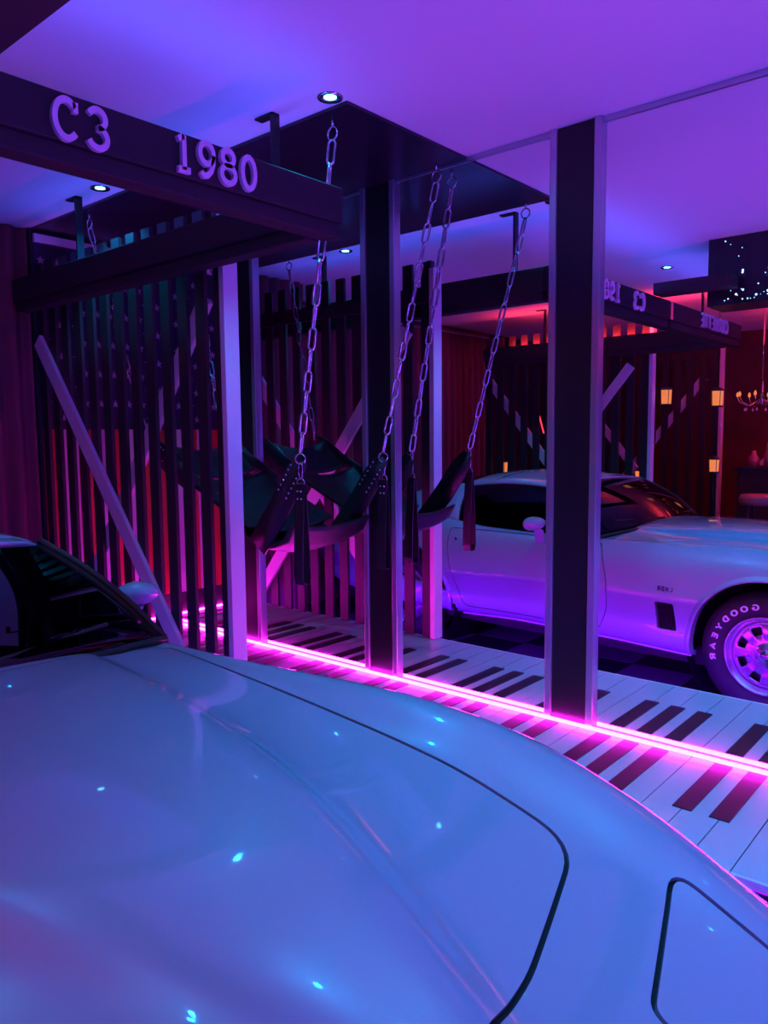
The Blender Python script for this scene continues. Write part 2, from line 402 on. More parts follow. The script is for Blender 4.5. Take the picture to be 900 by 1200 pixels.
# ------------------------------------------------------------------ slatted fences with crossed braces
def fence(y, name_label, group, flip=1):
    t = empty('slat_fence', (-3.5, y, PZ)); tag(t, name_label, 'fence', group)
    def part(name, mb, m, **k): o = mb.build(name, m, t, **k); o.location = (3.5, 0, -PZ); return o
    zt = 2.45; i = 0; xs = -4.315
    sl = MB().box(-.035, .035, -.009, .009, PZ+.001, zt).mesh('slat', M['black_wood'])
    x = -2.715
    while x > XW+.03:
        o = obj('slat', sl, t, (x+3.5, 0, -PZ)); x -= .1345
    part('post', MB().box(-2.672, -2.640, -.040, .036, PZ+.001, 2.405), M['white_wood'], bevel=.002)
    part('post', MB().box(-2.70, -2.673, -.02, .02, PZ+.001, 2.45), M['black_wood'])
    part('top_rail', MB().box(XW+.01, -2.70, *sorted((.010*flip, .03*flip)), 2.22, 2.30), M['black_wood'])
    d1 = Vector((1.43, 0, -1.75)).normalized()
    part('brace', MB().beam((-4.34, -.0215*flip, 2.03), (-2.955, -.0215*flip, .335), (-d1.z, 0, d1.x), (0, 1, 0), .085, .022), M['white_wood'], bevel=.002)
    d2 = Vector((1.43, 0, 1.77)).normalized()
    part('brace', MB().beam((-4.245, .0215*flip, .335), (-2.84, .0215*flip, 2.085), (-d2.z, 0, d2.x), (0, 1, 0), .085, .022), M['white_wood'], bevel=.002)
    return t
fence(PY+.012, 'black slatted fence with crossed white braces in front of the flag', 'slatted fences')
fence(-3.85, 'black slatted fence with crossed white braces at the back, seen in mirror', 'slatted fences')
fence(-5.73, 'flipped copy of the back fence standing in for its reflection', 'slatted fences', flip=-1)  # reflection of the back fence, built as a solid flipped copy

# curtain on the left wall
def curtain(name, x, y0, y1, z0, z1, label, amp=.03, pitch=.11):
    n = int((y1-y0)/.012); mb = MB(); vs = []
    for i in range(n+1):
        y = y0+(y1-y0)*i/n
        for z, a in ((z0, 1.15), ((z0+z1)/2, 1.0), (z1, .7)):
            vs.append((x+amp+amp*a*math.sin(2*math.pi*y/pitch+.6*math.sin(y*5)), y, z))
    fs = []
    for i in range(n):
        for j in range(2): fs.append((i*3+j, i*3+3+j, i*3+4+j, i*3+1+j))
    mb.add(vs, fs); o = mb.build(name, M['curtain'], smooth=True)
    s = o.modifiers.new('thick', 'SOLIDIFY'); s.thickness = .004
    tag(o, label, 'curtain'); return o
curtain('curtain', XW-.57, -4.70, -1.45, .01, H-.03, 'long dark maroon curtain hanging in folds behind the car')
curtain('curtain', XW-.055, -1.36, PY-.03, .01, H-.005, 'dark maroon curtain beside the flag, left of the fence')
cr = tag(MB().tube([(XW-.44, -4.6, 2.56), (XW-.44, -1.46, 2.56)], .010, 8).build('curtain_rod', M['alu']), 'thin metal rod along the top of the long maroon curtain', 'curtain rod')

# ------------------------------------------------------------------ leather swing on four chains
def link_mesh():
    L, w, r = .094, .036, .0054; pts = []
    for i in range(8): a = math.pi*i/7; pts.append((math.cos(a)*(w/2-r), 0, (L/2-w/2)+math.sin(a)*(w/2-r)))
    for i in range(8): a = math.pi+math.pi*i/7; pts.append((math.cos(a)*(w/2-r), 0, -(L/2-w/2)+math.sin(a)*(w/2-r)))
    return MB().tube(pts, r, 6, closed=True).mesh('link', M['galv'], smooth=True)
LINK = link_mesh(); RINGM = MB().tube([(.021*math.cos(2*math.pi*k/20), 0, .021*math.sin(2*math.pi*k/20)) for k in range(20)], .0032, 6, closed=True).mesh('ring', M['galv'], smooth=True)
sw_ = empty('leather_swing', (-2.9, -.35, 1.0)); tag(sw_, 'black studded leather swing hanging by four chains before the mirror', 'swing')
def sp_(name, mb, m, **k): o = mb.build(name, m, sw_, **k); o.location = -sw_.location; return o
STUD = MB().lathe([(0, .004), (.003, .0032), (.0048, .001), (.005, 0)], n=8).mesh('stud', M['chrome'], smooth=True)
def stud(p, nrm):
    o = obj('stud', STUD, sw_); q = Vector((0, 0, 1)).rotation_difference(Vector(nrm).normalized())
    o.rotation_mode = 'QUATERNION'; o.rotation_quaternion = q; o.location = Vector(p)-sw_.location
def chain(a, b):
    a = Vector(a); b = Vector(b); d = (b-a).normalized()
    hook = MB().tube([(.005*math.cos(q), 0, .02+.0) for q in (0,)]+[(0, 0, -.012)], .004, 6)
    pts = [(.024*math.sin(2*math.pi*k/20), 0, -.036+.024*math.cos(2*math.pi*k/20)) for k in range(20)]
    hook = MB().tube([(0, 0, .029), (0, 0, -.010)], .0045, 6).tube(pts, .0038, 6, closed=True)
    c = hook.build('chain', M['galv'], sw_, smooth=True); c.location = a-sw_.location
    s = a+Vector((0, 0, -.058)); L = (b-s).length; pitch = .083; n = int(round(L/pitch)); q0 = Vector((0, 0, -1)).rotation_difference((b-s).normalized())
    for i in range(n):
        o = obj('link', LINK, c); o.rotation_mode = 'QUATERNION'
        o.rotation_quaternion = q0 @ Matrix.Rotation(R(28+90*(i % 2)), 3, 'Z').to_quaternion(); o.location = s+(b-s)*((i+.5)/n)-a
    return c
ends = {'A': ((-2.063, -.690, 2.62), (-2.350, -.615, 1.405)), 'C': ((-2.063, -.056, 2.62), (-2.338, -.105, 1.400)),
        'B': ((-3.820, -.690, 2.62), (-3.52, -.60, 1.50)), 'D': ((-3.820, -.056, 2.62), (-3.52, -.12, 1.50))}
for k_, (a, b) in ends.items():
    chain(a, b); e = Vector(b)
    o = obj('ring', RINGM, sw_, e+Vector((0, 0, -.022))-sw_.location); o.rotation_euler = (0, 0, .6)
    if k_ in 'AC':
        # carabiner, D ring and hand loop
        cb = [(.009, 0, -.045), (.011, 0, -.065), (.007, 0, -.098), (0, 0, -.106), (-.007, 0, -.098), (-.011, 0, -.065), (-.009, 0, -.045), (0, 0, -.036)]
        ang = .08
        def rot(p): return (p[0]*math.cos(ang)+e.x, p[0]*math.sin(ang)+e.y, p[2]+e.z)
        sp_('carabiner', MB().tube([rot(p) for p in cb], .0028, 6, closed=True), M['galv'], smooth=True)
        dr = [(.022*math.cos(R(a)), 0, -.125+.022*math.sin(R(a))) for a in range(0, 181, 15)]
        sp_('d_ring', MB().tube([rot(p) for p in dr], .003, 6, closed=True), M['galv'], smooth=True)
        hw = .024; zt = e.z-.126; zb = e.z-.545
        lp = []
        for i in range(17):
            u = i/16
            lp.append((.006+.024*math.sin(math.pi*u)**2*(1 if u > 0 else 1), zt+(zb-zt)*(1-(1-u)**1.0)))
        # flat strap folded into a loop: front leaf, bottom bend, back leaf
        prof = [(.004, zt), (.010, zt-.10), (.020, zt-.25), (.024, zb+.03), (.016, zb), (-.016, zb), (-.024, zb+.03), (-.020, zt-.25), (-.010, zt-.10), (-.004, zt)]
        vs = []; fs = []
        ca, sa = math.cos(ang), math.sin(ang)
        for (n_, z) in prof:
            for s in (-1, 1): vs.append((e.x+s*hw*ca-n_*sa, e.y+s*hw*sa+n_*ca, z))
        for i in range(len(prof)-1): fs.append((2*i, 2*i+1, 2*i+3, 2*i+2))
        lo = sp_('hand_loop', MB().add(vs, fs), M['leather']); so = lo.modifiers.new('t', 'SOLIDIFY'); so.thickness = .005; so.offset = 0
        for (u, dz) in [(-.010, .03), (.010, .03), (-.010, .062), (.010, .062)]:
            stud((e.x+u*ca+.0105*sa, e.y+u*sa-.0105*ca, zt-dz), (sa, -ca, 0))
# sling panels
def sling(name, prof, y0, y1, sag, nu=14):
    """prof: list of (x, z) along the length"""
    xs = np.array([p[0] for p in prof]); zs = np.array([p[1] for p in prof]); tt = np.linspace(0, 1, len(prof)); u = np.linspace(0, 1, 15)
    X = np.interp(u, tt, xs); Z = np.interp(u, tt, zs); vs = []
    for i in range(15):
        for j in range(nu+1):
            s = j/nu*2-1; vs.append((X[i], y0+(y1-y0)*j/nu, Z[i]+sag*(s*s-1)*math.sin(math.pi*(.25+.5*u[i]))))
    fs = [(i*(nu+1)+j, i*(nu+1)+j+1, (i+1)*(nu+1)+j+1, (i+1)*(nu+1)+j) for i in range(14) for j in range(nu)]
    o = sp_(name, MB().add(vs, fs), M['leather'], smooth=True); s = o.modifiers.new('t', 'SOLIDIFY'); s.thickness = .012
    return o
sling('seat_panel', [(-2.43, 1.10), (-2.48, 1.02), (-2.60, .985), (-2.72, 1.02), (-2.82, 1.09)], -.60, -.10, .04)
sling('back_panel', [(-2.70, 1.075), (-2.82, 1.12), (-2.96, 1.18), (-3.08, 1.235), (-3.18, 1.30)], -.62, -.08, .07)
sling('head_panel', [(-3.22, 1.30), (-3.30, 1.36), (-3.40, 1.44)], -.56, -.14, .05)
for k in range(9):
    stud((-2.56-.022*k, -.585+.006*(k % 2), 1.005+.0*k), (0, -.3, 1)); stud((-2.80-.03*k, -.60+.008*(k % 2), 1.150+.0128*k), (.2, -.4, 1))
    stud((-2.56-.022*k, -.115, 1.005), (0, .3, 1))
def strap(a, b, w, side):
    a = Vector(a); b = Vector(b); mid = (a+b)/2+Vector((0, 0, -.02))
    s = Vector(side).normalized()*w/2; vs = []; pts = [a, a*.6+mid*.4, mid, mid*.4+b*.6, b]
    for i, p in enumerate(pts):
        f = (.55, 1, 1.05, 1, 1)[i]; vs += [p-s*f, p+s*f]
    o = sp_('corner_strap', MB().add(vs, [(2*i, 2*i+1, 2*i+3, 2*i+2) for i in range(4)]), M['leather'], smooth=True); m = o.modifiers.new('t', 'SOLIDIFY'); m.thickness = .010
    nrm = (b-a).cross(s).normalized()
    if nrm.y > 0: nrm = -nrm
    for i in range(6):
        for q in (-1, 1): stud(a+(b-a)*(.10+i*.055)+s*.5*q+nrm*.006, nrm); stud(a+(b-a)*(.10+i*.055)+s*.5*q-nrm*.006, -nrm)
strap((-2.352, -.612, 1.38), (-2.66, -.60, .99), .115, (.78, .05, -.62)); strap((-2.340, -.108, 1.375), (-2.66, -.10, .99), .115, (.78, -.05, -.62))
strap((-3.50, -.60, 1.47), (-3.10, -.60, 1.24), .10, (.5, .1, .87)); strap((-3.50, -.12, 1.47), (-3.10, -.10, 1.24), .10, (.5, -.1, .87))

# ------------------------------------------------------------------ the car
#  car frame: origin under the front axle, +x forward, +y left, z up
HEAD = R(3.4531); CAR0 = Vector((-.99469, -2.18499, 0))
car = empty('sports_car', CAR0, HEAD); tag(car, 'pearl white low sports car with long bulged hood and wire-edge wheel arches', 'car')
car['label'] = 'pearl white low sports car with long bulged hood and slotted alloy wheels'
def spl(pts):
    xs = np.array([p[0] for p in pts], float); ys = np.array([p[1] for p in pts], float)
    o = np.argsort(xs); xs = xs[o]; ys = ys[o]
    d = np.diff(ys)/np.diff(xs); m = np.zeros(len(xs)); m[0] = d[0]; m[-1] = d[-1]
    h = np.diff(xs)
    for i in range(1, len(xs)-1):
        if d[i-1]*d[i] <= 0: m[i] = 0
        else:
            w1 = 2*h[i]+h[i-1]; w2 = h[i]+2*h[i-1]; m[i] = (w1+w2)/(w1/d[i-1]+w2/d[i])
    def f(x):
        x = np.clip(np.asarray(x, float), xs[0], xs[-1]); i = np.clip(np.searchsorted(xs, x)-1, 0, len(xs)-2)
        hh = xs[i+1]-xs[i]; t = (x-xs[i])/hh
        return (2*t**3-3*t**2+1)*ys[i]+(t**3-2*t**2+t)*hh*m[i]+(-2*t**3+3*t**2)*ys[i+1]+(t**3-t**2)*hh*m[i+1]
    return f
XN, XT = 1.08, -3.62
f_zc = spl([(1.08, .50), (1.0, .555), (.85, .64), (.7, .71), (.5, .795), (.3, .858), (.1, .900), (-.2, .930), (-.55, .938), (-.9, .932), (-1.3, .92), (-2.4, .95), (-2.9, .93), (-3.3, .88), (-3.55, .83), (-3.62, .78)])
f_y1 = spl([(1.08, .05), (.6, .06), (.5, .085), (.3, .150), (0, .245), (-.3, .315), (-.6, .375), (-.9, .41), (-3.62, .41)])
f_dome = spl([(1.08, 0), (.76, 0), (.64, .014), (.5, .032), (.3, .046), (0, .054), (-.4, .054), (-.7, .040), (-.95, .008), (-1.1, .0), (-3.62, 0)])
f_y3 = spl([(1.08, .34), (.9, .46), (.7, .50), (.45, .53), (.2, .565), (-.15, .60), (-.5, .645), (-.9, .685), (-1.3, .68), (-2.0, .66), (-2.5, .62), (-3.1, .60), (-3.62, .52)])
f_z3 = spl([(1.08, .49), (1.0, .545), (.85, .622), (.7, .680), (.5, .745), (.3, .792), (.1, .822), (-.2, .842), (-.55, .852), (-.9, .856), (-1.3, .855), (-2.0, .865), (-2.5, .90), (-2.9, .90), (-3.3, .86), (-3.62, .77)])
f_y4 = spl([(1.08, .48), (.9, .60), (.7, .655), (.45, .70), (.2, .725), (-.1, .735), (-.5, .745), (-.9, .755), (-1.4, .755), (-1.9, .755), (-2.3, .765), (-2.7, .755), (-3.2, .70), (-3.62, .60)])
f_z4 = spl([(1.08, .47), (1.0, .535), (.85, .618), (.7, .690), (.5, .770), (.3, .828), (.1, .862), (-.1, .872), (-.4, .862), (-.7, .848), (-1.0, .842), (-1.4, .842), (-1.8, .852), (-2.05, .885), (-2.3, .920), (-2.55, .932), (-2.8, .925), (-3.1, .895), (-3.4, .84), (-3.62, .76)])
f_y5 = spl([(1.08, .53), (.9, .70), (.7, .765), (.45, .815), (.2, .838), (0, .842), (-.4, .832), (-.9, .820), (-1.4, .810), (-1.9, .825), (-2.3, .845), (-2.7, .840), (-3.2, .78), (-3.62, .66)])
f_z5 = spl([(1.08, .45), (.9, .565), (.7, .635), (.45, .720), (.2, .775), (0, .785), (-.4, .770), (-.9, .755), (-1.4, .755), (-1.9, .765), (-2.3, .815), (-2.7, .82), (-3.2, .77), (-3.62, .70)])
f_y6 = spl([(1.08, .56), (.95, .72), (.75, .815), (.45, .860), (.15, .876), (-.2, .874), (-.6, .864), (-1.0, .852), (-1.45, .842), (-1.9, .858), (-2.3, .876), (-2.7, .872), (-3.2, .82), (-3.62, .70)])
f_z6 = spl([(1.08, .42), (.9, .50), (.6, .560), (.3, .580), (-.3, .584), (-.9, .581), (-1.5, .570), (-2.05, .552), (-2.6, .555), (-3.2, .57), (-3.62, .58)])
f_y8 = spl([(1.08, .53), (.9, .69), (.6, .78), (.35, .815), (-.4, .815), (-.9, .790), (-1.45, .775), (-1.9, .800), (-2.3, .83), (-2.8, .82), (-3.3, .74), (-3.62, .60)])
f_z8 = spl([(1.08, .33), (.9, .26), (.5, .25), (-.3, .272), (-.9, .280), (-1.5, .280), (-2.0, .268), (-2.8, .28), (-3.3, .32), (-3.62, .42)])
VK = np.array([0, .13, .19, .38, .50, .60, .72, .84, .965, 1.0])
def ctrl(x):
    zc = f_zc(x); d = f_dome(x); y1 = f_y1(x); y3 = f_y3(x); z3 = f_z3(x)
    y2 = np.minimum(y1+.056, y3-.06)
    # undisturbed hood height at y1/y2: parabola from centre (without dome) to the valley
    def base(y): return (zc-d)+(z3-(zc-d))*(y/y3)**2
    z1 = base(y1)+d*.70; z2 = base(y2)+d*.05
    y6 = f_y6(x); z6 = f_z6(x); y8 = f_y8(x); z8 = f_z8(x)
    Y = np.array([0*x, y1, y2, y3, f_y4(x), f_y5(x), y6, y6-.012-(y6-y8)*.28, y8, y8-.05])
    Z = np.array([zc, z1, z2, z3, f_z4(x), f_z5(x), z6, z6+(z8-z6)*.45, z8, z8-.012])
    return Y, Z
def herm(vk, P, v, lo, hi, endt0=None):
    """piecewise cubic through P[lo..hi] at parameter v; P shape (K, n), v shape (n)"""
    K = hi-lo+1; vv = vk[lo:hi+1]; Q = P[lo:hi+1]; T = np.zeros_like(Q)
    for i in range(K):
        if i == 0: T[i] = (Q[1]-Q[0])/(vv[1]-vv[0]) if endt0 is None else endt0*(Q[1]-Q[0])/(vv[1]-vv[0])
        elif i == K-1: T[i] = (Q[i]-Q[i-1])/(vv[i]-vv[i-1])
        else:
            d0 = (Q[i]-Q[i-1])/(vv[i]-vv[i-1]); d1 = (Q[i+1]-Q[i])/(vv[i+1]-vv[i]); h0 = vv[i]-vv[i-1]; h1 = vv[i+1]-vv[i]
            T[i] = (d0*h1+d1*h0)/(h0+h1)
    i = np.clip(np.searchsorted(vv, v, side='right')-1, 0, K-2); n = np.arange(len(v)); h = vv[i+1]-vv[i]; t = (v-vv[i])/h
    return (2*t**3-3*t**2+1)*Q[i, n]+(t**3-2*t**2+t)*h*T[i, n]+(-2*t**3+3*t**2)*Q[i+1, n]+(t**3-t**2)*h*T[i+1, n]
def S(x, v, side=0):
    """body surface; arrays in, (n,3) out. side -1/+1 picks the sheet at the crease"""
    x = np.atleast_1d(np.asarray(x, float)); v = np.atleast_1d(np.asarray(v, float)); x, v = np.broadcast_arrays(x, v)
    Y, Z = ctrl(x)
    up = (v < .72) | ((v <= .72) & (side <= 0)); vu = np.minimum(v, .72); vl = np.maximum(v, .72)
    y = np.where(up, herm(VK, Y, vu, 0, 6), herm(VK, Y, vl, 6, 9)); z = np.where(up, herm(VK, Z, vu, 0, 6, 0.0), herm(VK, Z, vl, 6, 9))
    return np.stack([x, y, z], 1)
def nrm(x, v):
    e = 2e-3; x = np.asarray(x, float); v = np.asarray(v, float)
    x0 = np.clip(x-e, XT, XN); x1 = np.clip(x+e, XT, XN); v0 = np.clip(v-e, 0, 1); v1 = np.clip(v+e, 0, 1)
    a = S(x1, v)-S(x0, v); b = S(x, v1)-S(x, v0); n = np.cross(a, b); n /= np.linalg.norm(n, axis=1)[:, None]+1e-12
    return n
def v_of_y(x, y, lo=0, hi=.60):
    lo = np.full(len(x), lo, float); hi = np.full(len(x), hi, float)
    for _ in range(30):
        m = (lo+hi)/2; g = S(x, m)[:, 1] < y; lo = np.where(g, m, lo); hi = np.where(g, hi, m)
    return (lo+hi)/2
def v_of_z(x, z, lo=.5, hi=1.0):
    lo = np.full(len(x), lo, float); hi = np.full(len(x), hi, float)
    for _ in range(30):
        m = (lo+hi)/2; g = S(x, m)[:, 2] > z; lo = np.where(g, m, lo); hi = np.where(g, hi, m)
    return (lo+hi)/2
def smooth_poly(pts, rad, closed=True, step=.012):
    """round the corners of a polygon and resample"""
    n = len(pts); out = []
    for i in range(n):
        p = Vector(pts[i]).to_2d() if len(pts[i]) > 2 else Vector(pts[i])
        if not closed and i in (0, n-1): out.append(p); continue
        a = Vector(pts[i-1]); b = Vector(pts[(i+1) % n]); r = rad[i] if hasattr(rad, '__len__') else rad
        da = (a-p); db = (b-p); la = min(r, da.length*.45); lb = min(r, db.length*.45); q0 = p+da.normalized()*la; q1 = p+db.normalized()*lb
        for t in np.linspace(0, 1, 7): out.append(q0*(1-t)**2+p*2*t*(1-t)+q1*t*t)
    res = []; m = len(out)
    for i in range(m if closed else m-1):
        a = out[i]; b = out[(i+1) % m]; L = (b-a).length; k = max(1, int(L/step))
        for q in range(k):
            res.append(a+(b-a)*q/k)
    if not closed: res.append(out[-1])
    return [tuple(p) for p in res]
def offset_poly(pts, d):
    """inset a closed polygon by d (positive = inside for CCW)"""
    n = len(pts); ar = sum(pts[i][0]*pts[(i+1) % n][1]-pts[(i+1) % n][0]*pts[i][1] for i in range(n)); sgn = 1 if ar > 0 else -1
    out = []
    for i in range(n):
        a = pts[i-1]; b = pts[(i+1) % n]; dx, dy = b[0]-a[0], b[1]-a[1]; L = math.hypot(dx, dy) or 1
        out.append((pts[i][0]-dy/L*d*sgn, pts[i][1]+dx/L*d*sgn))
    return out
def in_poly(px, py, poly):
    px = np.asarray(px); py = np.asarray(py); c = np.zeros(px.shape, bool); n = len(poly); j = n-1
    for i in range(n):
        xi, yi = poly[i]; xj, yj = poly[j]
        if yi != yj:
            q = ((yi > py) != (yj > py)) & (px < (xj-xi)*(py-yi)/(yj-yi)+xi); c ^= q
        j = i
    return c
def cowl_x(y): return -.855-.150*(np.asarray(y)/.76)**2        # foot of the windscreen in plan
# panel outlines -------------------------------------------------
hood_half = [(.548, .0), (.520, .20), (.440, .525), (.20, .566), (-.15, .602), (-.5, .648), (-.80, .690), (-.915, .705)]
hood_rear = [(float(cowl_x(y))+.030, y) for y in (.60, .45, .3, .15, .0)]
hood_half = hood_half+hood_rear
hood_half = [hood_half[0]]+smooth_poly(hood_half, [.01, .03, .075, .05, .05, .05, .05, .03]+[.02]*5, closed=False, step=.015)+[hood_half[-1]]
def close_center(poly):       # full symmetric outline for the inside test
    return poly+[(x, -y) for x, y in reversed(poly)]
hood_full = close_center(hood_half)
GAPW = .0042
def mirror_inset(d):
    fp = offset_poly(hood_full, d); return fp
light_poly = smooth_poly([(.585, .600), (.655, .285), (.915, .275), (.895, .545)], [.045, .03, .05, .05], step=.014)
door_poly = smooth_poly([(-.955, .835), (-.925, .78), (-.868, .60), (-.885, .44), (-.935, .325), (-1.45, .322), (-1.945, .322), (-2.035, .55), (-2.072, .70), (-2.072, .846)], [.02, .05, .08, .05, .03, .05, .05, .06, .05, .02], step=.014)
vent_poly = smooth_poly([(-.578, .548), (-.470, .548), (-.455, .395), (-.570, .395)], .012, step=.012)
AX = (0, -2.489)
arch_f = [(.378*math.cos(R(a)), .340+.385*math.sin(R(a))) for a in np.linspace(-30, 210, 70)]
ra = [(AX[1]+.415*math.cos(R(a)), .335+.400*math.sin(R(a))) for a in np.linspace(-25, 157, 60)]
arch_r = ra+[(-2.06, .40), (-1.975, .24), (-1.965, .10)]
cabin_poly = [(-.93, .0), (-.99, .50), (-1.10, .70), (-1.4, .725), (-2.0, .715), (-2.12, .62), (-2.16, .0)]
VS = 1.55
def build_body():
    pts = []; cons = []
    def add_chain(chain, closed):
        b = len(pts); pts.extend(chain); n = len(chain)
        cons.extend((b+i, b+(i+1) % n) for i in range(n if closed else n-1))
    def xy(poly): 
        x = np.array([p[0] for p in poly]); y = np.clip(np.array([p[1] for p in poly]), 0, 2); return list(zip(x, v_of_y(x, y)*VS))
    def xz(poly): x = np.array([p[0] for p in poly]); z = np.array([p[1] for p in poly]); return list(zip(x, v_of_z(x, z)*VS))
    regions = []
    # outline of the param rectangle
    nx = 190; gx = np.linspace(XT, XN, nx+1)
    hoods = []
    for d in (-GAPW, GAPW):
        fp = offset_poly(hood_full, d); half = [p for p in fp[:len(hood_half)]]
        half[0] = (half[0][0], 0); half[-1] = (half[-1][0], 0); hoods.append(close_center(half)); add_chain(xy(half), False)
    lights = [offset_poly(light_poly, d) for d in (-GAPW, GAPW)]
    for q in lights: add_chain(xy(q), True)
    doors = [offset_poly(door_poly, d) for d in (-.0028, .0028)]
    for q in doors: add_chain(xz(q), True)
    add_chain(xz(vent_poly), True)
    for ar in (arch_f, arch_r):
        c = [p for p in xz(ar)]; x = np.array([p[0] for p in ar]); z = np.array([p[1] for p in ar])
        keep = z > f_z8(x)-.012
        idx = np.where(keep)[0]; ch = [c[i] for i in idx]
        ch = [(ch[0][0], VS)]+ch+[(ch[-1][0], VS)]; add_chain(ch, False)
    cab = xy(cabin_poly); cab = [(a, b) for a, b in cab]; add_chain(cab, False)
    carr = np.array(pts)
    gv = np.concatenate([np.linspace(0, .38, 22), np.linspace(.38, .72, 24)[1:], np.linspace(.72, 1, 14)[1:]])
    G = np.array([(x, v*VS) for x in gx for v in gv])
    # drop grid points too close to constraint points
    keep = np.ones(len(G), bool)
    for i in range(0, len(G), 2000):
        dd = ((G[i:i+2000, None, :]-carr[None, :, :])**2).sum(2).min(1); border = (G[i:i+2000, 0] < XT+1e-6) | (G[i:i+2000, 0] > XN-1e-6) | (G[i:i+2000, 1] < 1e-6) | (G[i:i+2000, 1] > VS-1e-6)
        keep[i:i+2000] = (dd > .0055**2) | (border & (dd > 1e-7))
    G = G[keep]
    allp = [Vector((float(a), float(b))) for a, b in pts]+[Vector((float(a), float(b))) for a, b in G]
    vo, eo, fo, *_ = delaunay_2d_cdt(allp, cons, [], 0, 1e-6)
    V = np.array([(p.x, p.y/VS) for p in vo]); V[:, 1] = np.clip(V[:, 1], 0, 1); F = np.array([tuple(f) for f in fo])
    P3 = S(V[:, 0], V[:, 1]); N3 = nrm(V[:, 0], V[:, 1])
    g = np.cross(P3[F[:, 1]]-P3[F[:, 0]], P3[F[:, 2]]-P3[F[:, 0]]); fl_ = (g*N3[F].sum(1)).sum(1) < 0; F[fl_] = F[fl_][:, ::-1]
    cen = V[F].mean(1); c3 = S(cen[:, 0], cen[:, 1]); cx, cy, cz = c3[:, 0], c3[:, 1], c3[:, 2]; cv = cen[:, 1]
    lab = np.zeros(len(F), int)       # 0 body
    top = cv < .60
    def setl(mask, k): lab[mask] = k
    setl(top & in_poly(cx, cy, hoods[0]), 9); setl(top & in_poly(cx, cy, hoods[1]), 1)
    setl(top & in_poly(cx, cy, lights[0]), 9); setl(top & in_poly(cx, cy, lights[1]), 2)
    cabf = cabin_poly
    setl(top & in_poly(cx, cy, cabf+[(-2.16, -.1), (-.93, -.1)]), 5)
    sidem = cv > .48
    setl(sidem & in_poly(cx, cz, doors[0]), 9); setl(sidem & in_poly(cx, cz, doors[1]), 3)
    setl(sidem & in_poly(cx, cz, vent_poly), 4)
    setl(sidem & (in_poly(cx, cz, arch_f) | in_poly(cx, cz, arch_r+[(AX[1]+.38, .10)])), 8)
    return V, F, P3, N3, lab
BV, BF, BP, BN, BL = build_body()
def panel_mesh(name, faces, sides, mats, depth=.0, inset=0, thick=.012, axis_in=None):
    """collect faces for the given sides (+1 left, -1 right), keep analytic normals, fold the free edges inwards"""
    verts = []; nor = []; fac = []
    for s in sides:
        used, inv = np.unique(faces, return_inverse=True); f = inv.reshape(faces.shape); b = len(verts)
        p = BP[used].copy(); n = BN[used].copy()
        ctr = BV[used, 1] < 1e-5; n[ctr, 1] = 0
        p = p-n*inset
        p[:, 1] *= s; n[:, 1] *= s
        # edges used once
        cnt = {}
        for t in f:
            for i in range(3):
                e = (t[i], t[(i+1) % 3]); k = (min(e), max(e)); cnt.setdefault(k, []).append(e)
        ft = f if s > 0 else f[:, ::-1]
        verts += p.tolist(); nor += n.tolist(); fac += [tuple(int(q)+b for q in t) for t in ft]
        if thick:
            low = {}
            for k, l in cnt.items():
                if len(l) == 1:
                    i, j = l[0]
                    if abs(p[i, 1]) < 1e-5 and abs(p[j, 1]) < 1e-5: continue
                    if len(sides) == 2 and ctr[i] and ctr[j]: continue
                    ids = []
                    for q in (i, j):
                        ids.append(len(verts)); verts.append((p[q]).tolist()); nor.append(None)
                    for q in (j, i):
                        d = n[q] if axis_in is None else np.array(axis_in)*np.array((1, s, 1))
                        ids.append(len(verts)); verts.append((p[q]-d*thick).tolist()); nor.append(None)
                    fac.append(tuple(ids) if s < 0 else tuple(reversed(ids)))
    me = bpy.data.meshes.new(name); me.from_pydata(verts, [], fac)
    for m in (mats if isinstance(mats, (list, tuple)) else [mats]): me.materials.append(m)
    for q in me.polygons: q.use_smooth = True
    me.update()
    fn = {}
    for q in me.polygons:
        for vi in q.vertices:
            if nor[vi] is None: fn[vi] = q.normal[:]
    me.normals_split_custom_set_from_vertices([tuple(nor[i]) if nor[i] is not None else fn.get(i, (0, 0, 1)) for i in range(len(verts))])
    return me
def cpart(name, me, parent=car, **k): return obj(name, me, parent)
def F_(k): return BF[BL == k]
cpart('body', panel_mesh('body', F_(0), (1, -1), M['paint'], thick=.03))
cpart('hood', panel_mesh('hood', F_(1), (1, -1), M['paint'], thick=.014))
for s in (1, -1):
    cpart('headlight_cover', panel_mesh('headlight_cover', F_(2), (s,), M['paint'], thick=.012))
    cpart('panel_gap', panel_mesh('panel_gap', F_(9), (s,), M['seam'], inset=.010, thick=0))
doors_o = {}
for s in (1, -1): doors_o[s] = cpart('door', panel_mesh('door', F_(3), (s,), M['paint'], thick=.012))
